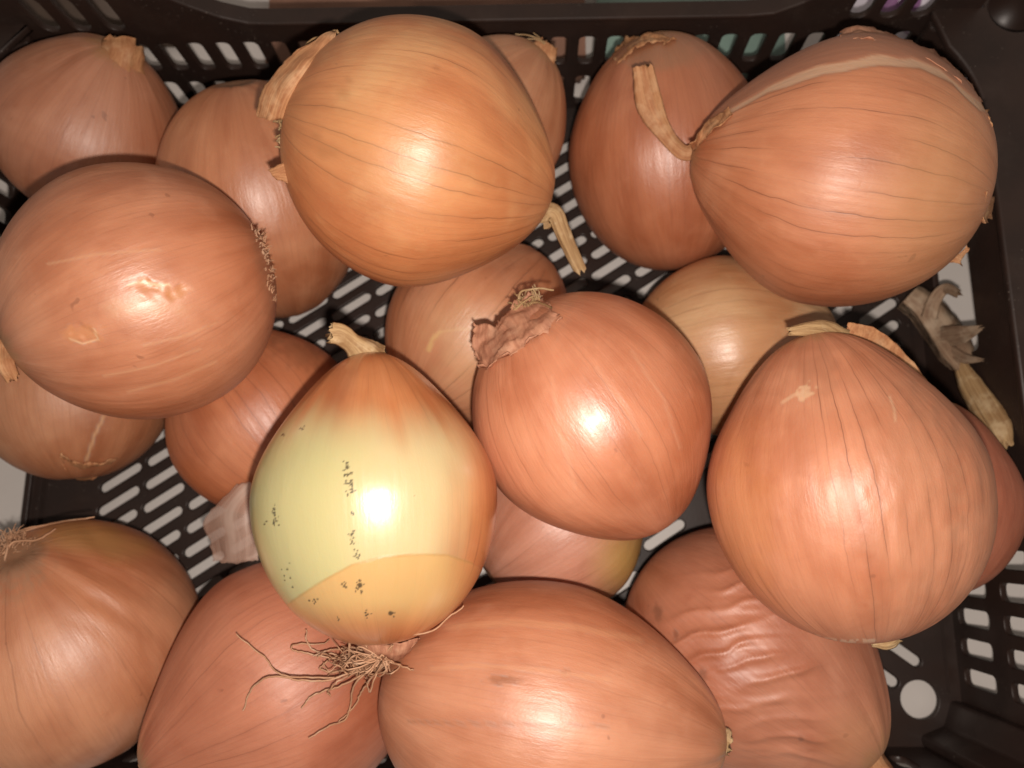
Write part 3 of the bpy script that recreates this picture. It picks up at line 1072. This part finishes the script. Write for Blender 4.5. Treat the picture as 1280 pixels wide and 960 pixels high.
onion('L', 'round onion with two torn patches in its skin and a brown root ridge', skin('skin_torn', (0.51, 0.225, 0.108), veins=0.22, nv=30, rough=0.31, seed=15.0), paint=paint_L, disp=disp_L, nu=360, nv=240, seed=15)
Lr = ONI['L']
gl = []
for i in range(70):
    a = RNG.uniform(0, 1)
    x, y = np.interp(a, [0, .5, 1], [322, 338, 344]), np.interp(a, [0, .5, 1], [288, 325, 378])
    p = spt('L', x + RNG.uniform(-7, 2), y, .0004)
    d = np.array([RNG.uniform(-.2, 1), RNG.uniform(-.6, 1), RNG.uniform(0, 1)]); d *= .0019 * RNG.uniform(.3, 1.3) / np.linalg.norm(d)
    gl.append(strand([p, p + d * .5 + np.array([0, 0, .0004]), p + d], .00026, .00012, 6, i, .0004))
build('roots', gl, m_root, Lr['root'], kind='stuff')
stem('L', 'neck', [(14, 420, -.004), (6, 438, 0), (8, 456, .003), (16, 472, .001)], [10, 12, 11, 9], m_dryorange, seed=17, ragged=.0012)


def paint_T(px, py, f, put, cs):
    n_ = .3 * pn(px, py, 10, 4)
    for x, y, r in ((430, 118, 6), (410, 190, 8), (395, 170, 4), (436, 100, 4), (545, 85, 3), (490, 205, 3)):
        put(0.35 * f * ell(px, py, x, y, r * 1.5, r, -20, .8, n_), (0.28, 0.10, 0.03))
    put(0.75 * f * ell(px, py, 487, 203, 5, 3, 0, .5, n_), (0.55, 0.13, 0.06))
    put(0.4 * f * ell(px, py, 680, 262, 26, 34, 20, .8, n_), (0.48, 0.20, 0.09))
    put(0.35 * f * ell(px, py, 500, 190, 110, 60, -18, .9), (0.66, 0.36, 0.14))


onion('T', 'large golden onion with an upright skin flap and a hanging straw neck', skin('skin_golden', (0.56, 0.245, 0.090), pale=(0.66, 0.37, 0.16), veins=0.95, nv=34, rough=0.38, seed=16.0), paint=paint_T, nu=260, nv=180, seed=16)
stem('T', 'neck', [(682, 268, -.002), (694, 268, .001), (702, 286, .0), (713, 312, -.003), (725, 338, -.006)], [16, 9, 8.5, 10, 9], m_dry, seed=21, n=34, flat=.8, ragged=.0012)
Tt = ONI['T']
sheet('skin_flap', [[(318, 145, .006), (340, 150, .009), (362, 150, .008)], [(330, 110, .010), (352, 116, .014), (378, 122, .012)], [(354, 78, .013), (374, 88, .017), (396, 96, .014)],
                    [(388, 52, .014), (399, 60, .015), (411, 66, .014)], [(413, 37, .013), (417, 38, .013), (421, 41, .013)]], m_dryorange, Tt['root'], base_depth=Tt['rtd'], seed=4, jag=.0004, bumpy=.0005, nu=20, nv=34)
sheet('skin_flap', [[(372, 196, .0005), (376, 215, .001), (378, 242, .0005)], [(356, 202, .003), (358, 216, .003), (364, 232, .002)], [(336, 214, .004), (340, 218, .004), (346, 224, .003)]], m_dryorange, Tt['root'], base_depth=Tt['rtd'] - .006, seed=8, jag=.0004)
g = [strand([at_depth(x, y, Tt['rtd'] - o) for x, y, o in p], .0005, .0003, 16, i) for i, p in enumerate([
    [(385, 66, .008), (384, 56, .006), (392, 48, .006), (402, 46, .007)], [(416, 40, .008), (423, 40, .009), (427, 47, .008)]])]
for i in range(70):
    a = RNG.uniform(0, 1)
    x, y = 358 + RNG.uniform(-7, 5), 122 + 62 * a
    p = at_depth(x, y, Tt['rtd'] - RNG.uniform(.001, .006))
    d = np.array([RNG.uniform(-1, .2), RNG.uniform(-1, 1), RNG.uniform(0, 1)]); d *= .003 * RNG.uniform(.4, 1) / np.linalg.norm(d)
    g.append(strand([p, p + d * .6, p + d], .00045, .0002, 6, i, .0003))
build('roots', g, m_dry, Tt['root'], kind='stuff')

LOW_R = [(868, 190), (884, 164), (912, 143), (960, 116), (1030, 92), (1100, 83), (1150, 86), (1190, 104), (1225, 140)]
UP_R = [(868, 184), (884, 157), (912, 137), (960, 108), (1020, 84), (1090, 70), (1140, 73), (1175, 88), (1225, 128)]


def paint_R(px, py, f, put, cs):
    lo, up = curve_y(LOW_R, px) + 2 * pn(px, py, 30, 3), curve_y(UP_R, px) + 2 * pn(px, py, 25, 5)
    strip = sstep(-1.5, 1.5, lo - py) * sstep(-1.5, 1.5, py - up) * (px > 880)
    put(0.70 * f * strip, (0.60, 0.40, 0.26))
    put(0.75 * f * sstep(-1, 2, up - py), (0.36, 0.15, 0.085))
    put(0.4 * f * ell(px, py, 1170, 250, 60, 110, -10, .9), (0.50, 0.28, 0.12))


def disp_R(px, py, cs):
    lo = curve_y(LOW_R, px) + 2 * pn(px, py, 30, 3)
    return 0.00035 * sstep(-2, 3, py - lo) + 0.0002 * sstep(-2, 2, curve_y(UP_R, px) - py)


onion('R', 'largest onion, its bent papery neck rising over the upright onion', skin('skin_large', (0.53, 0.235, 0.108), veins=1.0, nv=40, rough=0.42, seed=17.0), paint=paint_R, disp=disp_R, nu=320, nv=220, seed=17)
stem('R', 'neck', [(892, 176, -.002), (874, 184, .0), (856, 190, .0), (838, 174, -.001), (822, 150, -.001), (812, 126, .0), (804, 84, .003)], [17, 10, 9, 10, 12, 14, 11], m_dryorange, seed=23, n=60, flat=.55, rough=.20, ragged=.0012)
Rt = ONI['R']
sheet('neck_skin', [[(866, 190, .001), (888, 166, .002), (914, 144, .0015)], [(864, 180, .002), (884, 153, .003), (912, 134, .002)]], m_dryorange, Rt['root'], 'R', seed=9, jag=.0004)
for i, rws in enumerate([[[(1226, 128, .0), (1236, 150, .0)], [(1234, 140, .0), (1241, 160, .0)]], [[(1232, 240, .0), (1226, 278, .0)], [(1244, 248, .0), (1240, 272, .0)]], [[(1206, 310, .0), (1190, 326, .0)], [(1214, 308, .0), (1200, 328, .0)]]]):
    sheet('skin_flake', rws, m_dryorange, Rt['root'], 'R', seed=30 + i, nu=8, nv=8, jag=.0006)
sheet('skin_flap', [[(1048, 52, -.002), (1075, 50, -.001), (1104, 54, -.001), (1140, 66, -.001), (1190, 96, -.001), (1216, 128, -.001)], [(1054, 36, .0), (1078, 33, .001), (1108, 40, .001), (1150, 56, .001), (1200, 90, .001), (1226, 124, .0)]], m_drypink, Rt['root'], 'R', seed=19, jag=.0008, bumpy=.0008, nu=40)


def paint_M(px, py, f, put, cs):
    put(0.55 * f * ell(px, py, 672, 385, 42, 30, 30, .7, .4 * pn(px, py, 8, 3)), (0.34, 0.15, 0.09))
    for pts in ([(745, 460), (775, 500), (800, 545)], [(790, 440), (830, 500), (850, 560)], [(690, 470), (700, 540), (720, 610)]):
        put(0.25 * f * line_mask(px, py, pts, 2.0, .9), (0.66, 0.36, 0.22))


onion('M', 'salmon coloured onion in the middle of the heap with a torn root collar', skin('skin_salmon', (0.53, 0.225, 0.108), veins=0.45, nv=34, rough=0.31, seed=18.0, coat=.10), paint=paint_M, nu=260, nv=180, seed=18)
Mt = ONI['M']
sheet('root_collar', [[(592, 404, .0), (606, 402, .002), (622, 404, .003), (640, 384, .004), (662, 364, .003)], [(590, 425, .001), (608, 424, .003), (630, 414, .004), (652, 398, .004), (676, 376, .003)],
                      [(596, 444, .001), (610, 446, .002), (634, 430, .003), (660, 414, .002), (690, 388, .001)], [(602, 462, .0005), (614, 458, .001), (640, 442, .001), (668, 424, .0008), (704, 398, .0005)]], m_drypink, Mt['root'], 'M', seed=12, jag=.0012, bumpy=.0011, nu=40, nv=30)
rp = spt('M', 660, 378, .003)
gm = tuft(rp, np.array([-.35, .8, .6]), 60, .004, 1.3, .00035, 4, .004)
for i, p in enumerate([[(652, 388, .003), (649, 376, .004), (652, 364, .004), (672, 361, .0035), (692, 363, .002)], [(655, 385, .005), (672, 378, .007), (690, 384, .005)], [(640, 392, .005), (656, 378, .006), (668, 372, .006)]]):
    gm.append(strand([spt('M', *q) for q in p], .0004, .0003, 22, i))
build('roots', gm, m_dry, Mt['root'], kind='stuff')

# half-peeled onion: yellow-green flesh shows through a window in the brown skin
EDGE_N = [(318, 772), (345, 762), (364, 752), (400, 728), (440, 706), (480, 696), (530, 693), (560, 694), (590, 704), (640, 730)]


def win_N(px, py):
    return sstep(-1.2, 1.2, curve_y(EDGE_N, px) + 1.5 * pn(px, py, 22, 4) - py)


SPK = []
rs = random.Random(3)
for (x0, y0, x1, y1, n_, sp) in ((432, 578, 438, 620, 40, 3), (440, 636, 441, 642, 6, 2), (438, 665, 448, 700, 22, 2.2), (446, 726, 452, 742, 14, 4), (437, 728, 428, 732, 7, 3),
                                 (342, 630, 345, 656, 22, 2), (332, 650, 333, 655, 3, 2), (356, 700, 364, 735, 7, 4), (390, 745, 396, 756, 8, 5), (458, 760, 461, 772, 7, 2), (488, 764, 490, 768, 6, 2),
                                 (377, 534, 381, 538, 7, 2), (352, 545, 358, 540, 6, 2), (420, 770, 425, 772, 4, 3), (515, 620, 517, 621, 2, 1)):
    for i in range(n_):
        a = rs.random()
        SPK.append((x0 + (x1 - x0) * a + rs.gauss(0, sp), y0 + (y1 - y0) * a + rs.gauss(0, 2), rs.uniform(.7, 1.6)))
SPK += [(450, 731, 3.4), (488, 766, 3.0), (434, 584, 2.6)]


def paint_N(px, py, f, put, cs):
    n_ = pn(px, py, 30, 4)
    st = vnoise(np.column_stack([cs[:, :2] * 9, cs[:, 2] * 0.6]), 31)
    w_ = win_N(px, py) * sstep(490, 575, py + 14 * st) * (1 - sstep(535, 612, px + 8 * st + 0.18 * (py - 640)))
    put(0.93 * f * w_ , (0.60, 0.49, 0.26))
    put(0.80 * f * w_ * (1 - sstep(395, 500, px + 10 * n_)), (0.50, 0.46, 0.21))
    lo = (1 - win_N(px, py)) * f
    put(0.78 * lo * (1 - sstep(540, 615, px)) * (1 - sstep(745, 800, py)), (0.62, 0.42, 0.165))
    put(0.5 * f * line_mask(px, py, EDGE_N[2:-1], 1.5), (0.42, 0.25, 0.08))
    put(0.35 * f * sstep(0.0, 1.0, (520 - py) / 60), (0.48, 0.20, 0.09))
    sel = np.zeros(px.shape)
    for (x, y, r) in SPK:
        sel = np.maximum(sel, 1 - sstep(r * .6, r * 1.3, np.hypot(px - x, py - y)))
    put(0.88 * f * sel, (0.035, 0.022, 0.010))


def disp_N(px, py, cs):
    return 0.00014 * (1 - win_N(px, py))


onion('N', 'half-peeled yellow green onion with black specks and long roots', skin('skin_peeled', (0.53, 0.215, 0.072), veins=0.75, nv=44, rough=0.24, seed=19.0, bumpk=.45, coat=.45), paint=paint_N, disp=disp_N, nu=560, nv=360, lump=.010, seed=19)
stem('N', 'neck', [(463, 452, -.003), (455, 442, 0), (440, 428, .002), (426, 418, .004), (413, 416, .005)], [24, 19, 15, 14, 12], m_dry, seed=29, n=34, flat=.75, rough=.14, ragged=.0015)
Nt = ONI['N']
sheet('root_plate', [[(436, 798, .002), (470, 806, .004), (500, 804, .004), (524, 796, .002)], [(446, 808, .001), (474, 818, .003), (498, 818, .003), (520, 806, .001)], [(462, 818, -.002), (478, 826, -.001), (494, 826, -.001), (508, 818, -.002)]], m_drypink, Nt['root'], base_depth=Nt['rtd'], seed=3, jag=.0006)
base = at_depth(478, 822, Nt['rtd'] - .001)
paths = [
    [(478, 824, 0), (430, 846, 0), (392, 848, 0), (356, 848, .003), (330, 826, .006), (298, 798, .010)],
    [(470, 826, 0), (420, 848, 0), (380, 850, .001), (340, 846, .002), (316, 860, .001), (305, 890, .001)],
    [(474, 822, 0), (430, 824, .003), (390, 818, .004), (368, 812, .004), (372, 804, .005), (404, 804, .004), (414, 798, .004)],
    [(470, 822, 0), (430, 822, .002), (400, 816, .003), (384, 806, .004), (380, 790, .005)],
    [(476, 824, 0), (446, 836, .002), (420, 840, .003), (396, 836, .003), (402, 828, .004), (424, 818, .004), (446, 824, .003)],
    [(480, 826, 0), (440, 852, .001), (410, 862, .001), (390, 872, .001), (375, 888, .001)],
    [(482, 828, 0), (446, 852, .002), (436, 880, .003), (428, 898, .003), (408, 910, .004), (382, 929, .006)],
    [(484, 828, 0), (462, 856, .002), (452, 874, .003), (440, 892, .003), (426, 906, .003)],
    [(478, 824, 0), (444, 844, .003), (424, 854, .003), (412, 868, .003), (416, 876, .003)],
    [(480, 822, 0), (498, 830, .005), (516, 834, .007)],
    [(430, 802, .006), (436, 794, .009), (456, 790, .011), (480, 796, .011), (510, 798, .010), (540, 792, .008), (564, 774, .006), (580, 758, .004)],
    [(474, 818, .002), (440, 812, .005), (412, 814, .005), (390, 822, .005)],
]
gr = []
for i, p in enumerate(paths):
    pts3 = []
    for (x, y, o) in p:
        if i == 10:
            pts3.append(at_depth(x, y, Nt['rtd'] - o))
        else:
            d_s = surf_depth('S', x, y) if x < 500 else Nt['rtd']
            wgt = float(np.clip((478 - x) / 60, 0, 1)) if y < 845 else float(np.clip((y - 830) / 50, 0, 1))
            pts3.append(at_depth(x, y, (1 - wgt) * (Nt['rtd'] - .001) + wgt * (d_s - 0.002) - o))
    gr.append(strand(pts3, .00034, .00018, 40, 70 + i, .0008))
rr_ = random.Random(8)
for i in range(70):
    x, y = rr_.gauss(462, 16), rr_.gauss(829, 6)
    a = math.radians(rr_.gauss(180, 35)); L_ = rr_.uniform(14, 46)
    pts3 = [base, ]
    for s in (0, .35, .7, 1.0):
        xx, yy = x + L_ * s * math.cos(a), y - L_ * s * math.sin(a) * .7 + 5 * rr_.gauss(0, 1)
        pts3.append(at_depth(xx, yy, Nt['rtd'] - .001 + rr_.gauss(.006 * s, .003)))
    gr.append(strand(pts3, .00027, .00012, 20, 200 + i, .0005))
build('roots', gr, m_root, Nt['root'], kind='stuff')


def paint_P(px, py, f, put, cs):
    n_ = pn(px, py, 12, 4)
    put(0.5 * f * ell(px, py, 1022, 455, 34, 26, 30, .7, .6 * n_), (0.36, 0.14, 0.07))
    put(0.7 * f * ell(px, py, 1006, 490, 11, 8, 35, .4, .7 * pn(px, py, 4, 3)), (0.68, 0.44, 0.26))
    put(0.7 * f * line_mask(px, py, [(978, 503), (992, 494), (1004, 490)], 2.2), (0.66, 0.40, 0.24))
    put(0.6 * f * line_mask(px, py, [(1112, 496), (1118, 512), (1119, 526)], 1.5), (0.66, 0.40, 0.24))
    put(0.35 * f * ell(px, py, 1160, 600, 60, 130, -8, .9, .5 * n_), (0.46, 0.22, 0.12))
    put(0.4 * f * ell(px, py, 925, 650, 36, 110, 5, .9, .4 * n_), (0.56, 0.22, 0.07))
    put(0.6 * f * line_mask(px, py, [(1006, 792), (1030, 799), (1060, 802), (1092, 800)], 2.4) * (pn(px, py, 4, 9) > -.2), (0.74, 0.52, 0.36))


def disp_P(px, py, cs):
    return 0.00016 * ell(px, py, 1140, 620, 90, 150, 0, .6) * pn(px / 1.0, py / 1.6, 11, 5) + 0.00016 * pn(px, py / 6., 16, 6)


onion('P', 'large pointed onion with dark lengthwise veins and a pale scuff below its neck', skin('skin_pointed', (0.52, 0.225, 0.108), veins=1.0, nv=44, rough=0.40, seed=20.6), paint=paint_P, disp=disp_P, nu=400, nv=260, seed=20)
stem('P', 'neck', [(1046, 428, -.003), (1030, 414, .002), (1010, 412, .004), (988, 414, .003)], [20, 13, 9, 6], m_dry, seed=33, n=26, flat=.55, rough=.14, ragged=.0012)
Pt = ONI['P']
sheet('skin_flap', [[(1060, 402, -.001), (1088, 408, -.001), (1118, 428, -.002), (1144, 456, -.003), (1166, 486, -.004)], [(1056, 420, .0), (1080, 434, .0), (1104, 454, -.001), (1128, 478, -.002), (1150, 504, -.003)]], m_dryorange, Pt['root'], base_depth=Pt['tipd'] + .002, seed=14, jag=.0005, nu=34)
stem('P', 'root_stub', [(1090, 800, .0), (1106, 802, .001), (1122, 796, .0)], [8, 9, 6], m_dry, base='root', seed=37, ragged=.0015)

# ------------------------------------------------------------------ loose scraps
m_film = NT('milky_skin_film')
tc = m_film.n('ShaderNodeTexCoord').outputs['Object']
uvs = m_film.n('ShaderNodeUVMap').outputs[0]
stf = m_film.noise(m_film.vmath('MULTIPLY', uvs, (3.5, 0.5, 1)), 1, 3, .5)
tr = m_film.n('ShaderNodeBsdfTransparent')
mx = m_film.n('ShaderNodeMixShader')
m_film.set(m_film.b.inputs['Base Color'], m_film.mix(m_film.ramp(stf, .35, .65), (0.66, 0.42, 0.32), (0.74, 0.55, 0.45)))
m_film.b.inputs['Roughness'].default_value = 0.35
m_film.set(m_film.b.inputs['Normal'], m_film.bump(stf, .25, .0006))
m_film.set(mx.inputs[0], m_film.ramp(stf, .3, .7, .30, .55))
m_film.t.links.new(tr.outputs[0], mx.inputs[1])
m_film.t.links.new(m_film.b.outputs[0], mx.inputs[2])
m_film.t.links.new(mx.outputs[0], m_film.t.nodes['Material Output'].inputs[0])
dh = surf_depth('H', 300, 600) - .001
sc = sheet('skin_scrap', [[(296, 606, .0), (308, 602, .002), (324, 610, .001), (332, 616, .0)], [(256, 648, -.006), (280, 640, .0), (302, 640, .003), (328, 650, .001)], [(262, 676, -.008), (284, 674, .0), (304, 672, .003), (326, 680, .0)],
                          [(268, 702, -.008), (288, 704, -.002), (304, 702, .001), (322, 698, -.001)]], m_film.mat, None, base_depth=dh, seed=2, jag=.0005, bumpy=.0002)
tag(sc, 'milky translucent scrap of skin hanging beside the half-peeled onion', 'onion skin')

st = empty('dry_stalk', (X1 - 0.012, 0.06, 0.0))
tag(st, 'grey brown dried stalk with a tan blade leaning in the crate by the side wall', 'dry stalk')


def near_wall(px, py, z=0.020, gap=0.004):
    p = at_z(px, py, z)
    return plane_x(px, py, X1 - gap) if p[0] > X1 - gap or px > 1200 else p


def ribbon(name, pts, widths, mat, seed, flat=.3, n=26):
    path = smooth_path(pts, n)
    wd = np.interp(np.linspace(0, 1, n), np.linspace(0, 1, len(widths)), widths) * 0.29 / F
    build(name, [tube_geo(path, wd, 18, flat, .16, .002, seed)], mat, st)


ribbon('stalk', [near_wall(1134, 372), near_wall(1152, 386), near_wall(1172, 412), near_wall(1190, 440), near_wall(1202, 458)], [14, 15, 17, 16, 10], m_grey, 3)
ribbon('stalk', [near_wall(1164, 398, .024), near_wall(1170, 376, .026), near_wall(1182, 362, .028), near_wall(1198, 368, .026)], [9, 8, 7, 5], m_grey, 5, .6)
ribbon('stalk', [near_wall(1182, 420, .024), near_wall(1204, 416, .026), near_wall(1226, 409, .026)], [12, 10, 3], m_grey, 6, .5)
ribbon('stalk', [near_wall(1190, 440, .024), near_wall(1208, 448, .024), near_wall(1228, 450, .026)], [8, 6, 2], m_grey, 7, .5)
ribbon('blade', [near_wall(1196, 446, .022), near_wall(1212, 478, .024), near_wall(1232, 510), near_wall(1246, 534), near_wall(1254, 556)], [5, 12, 14, 13, 8], m_dry, 8, .3, 34)
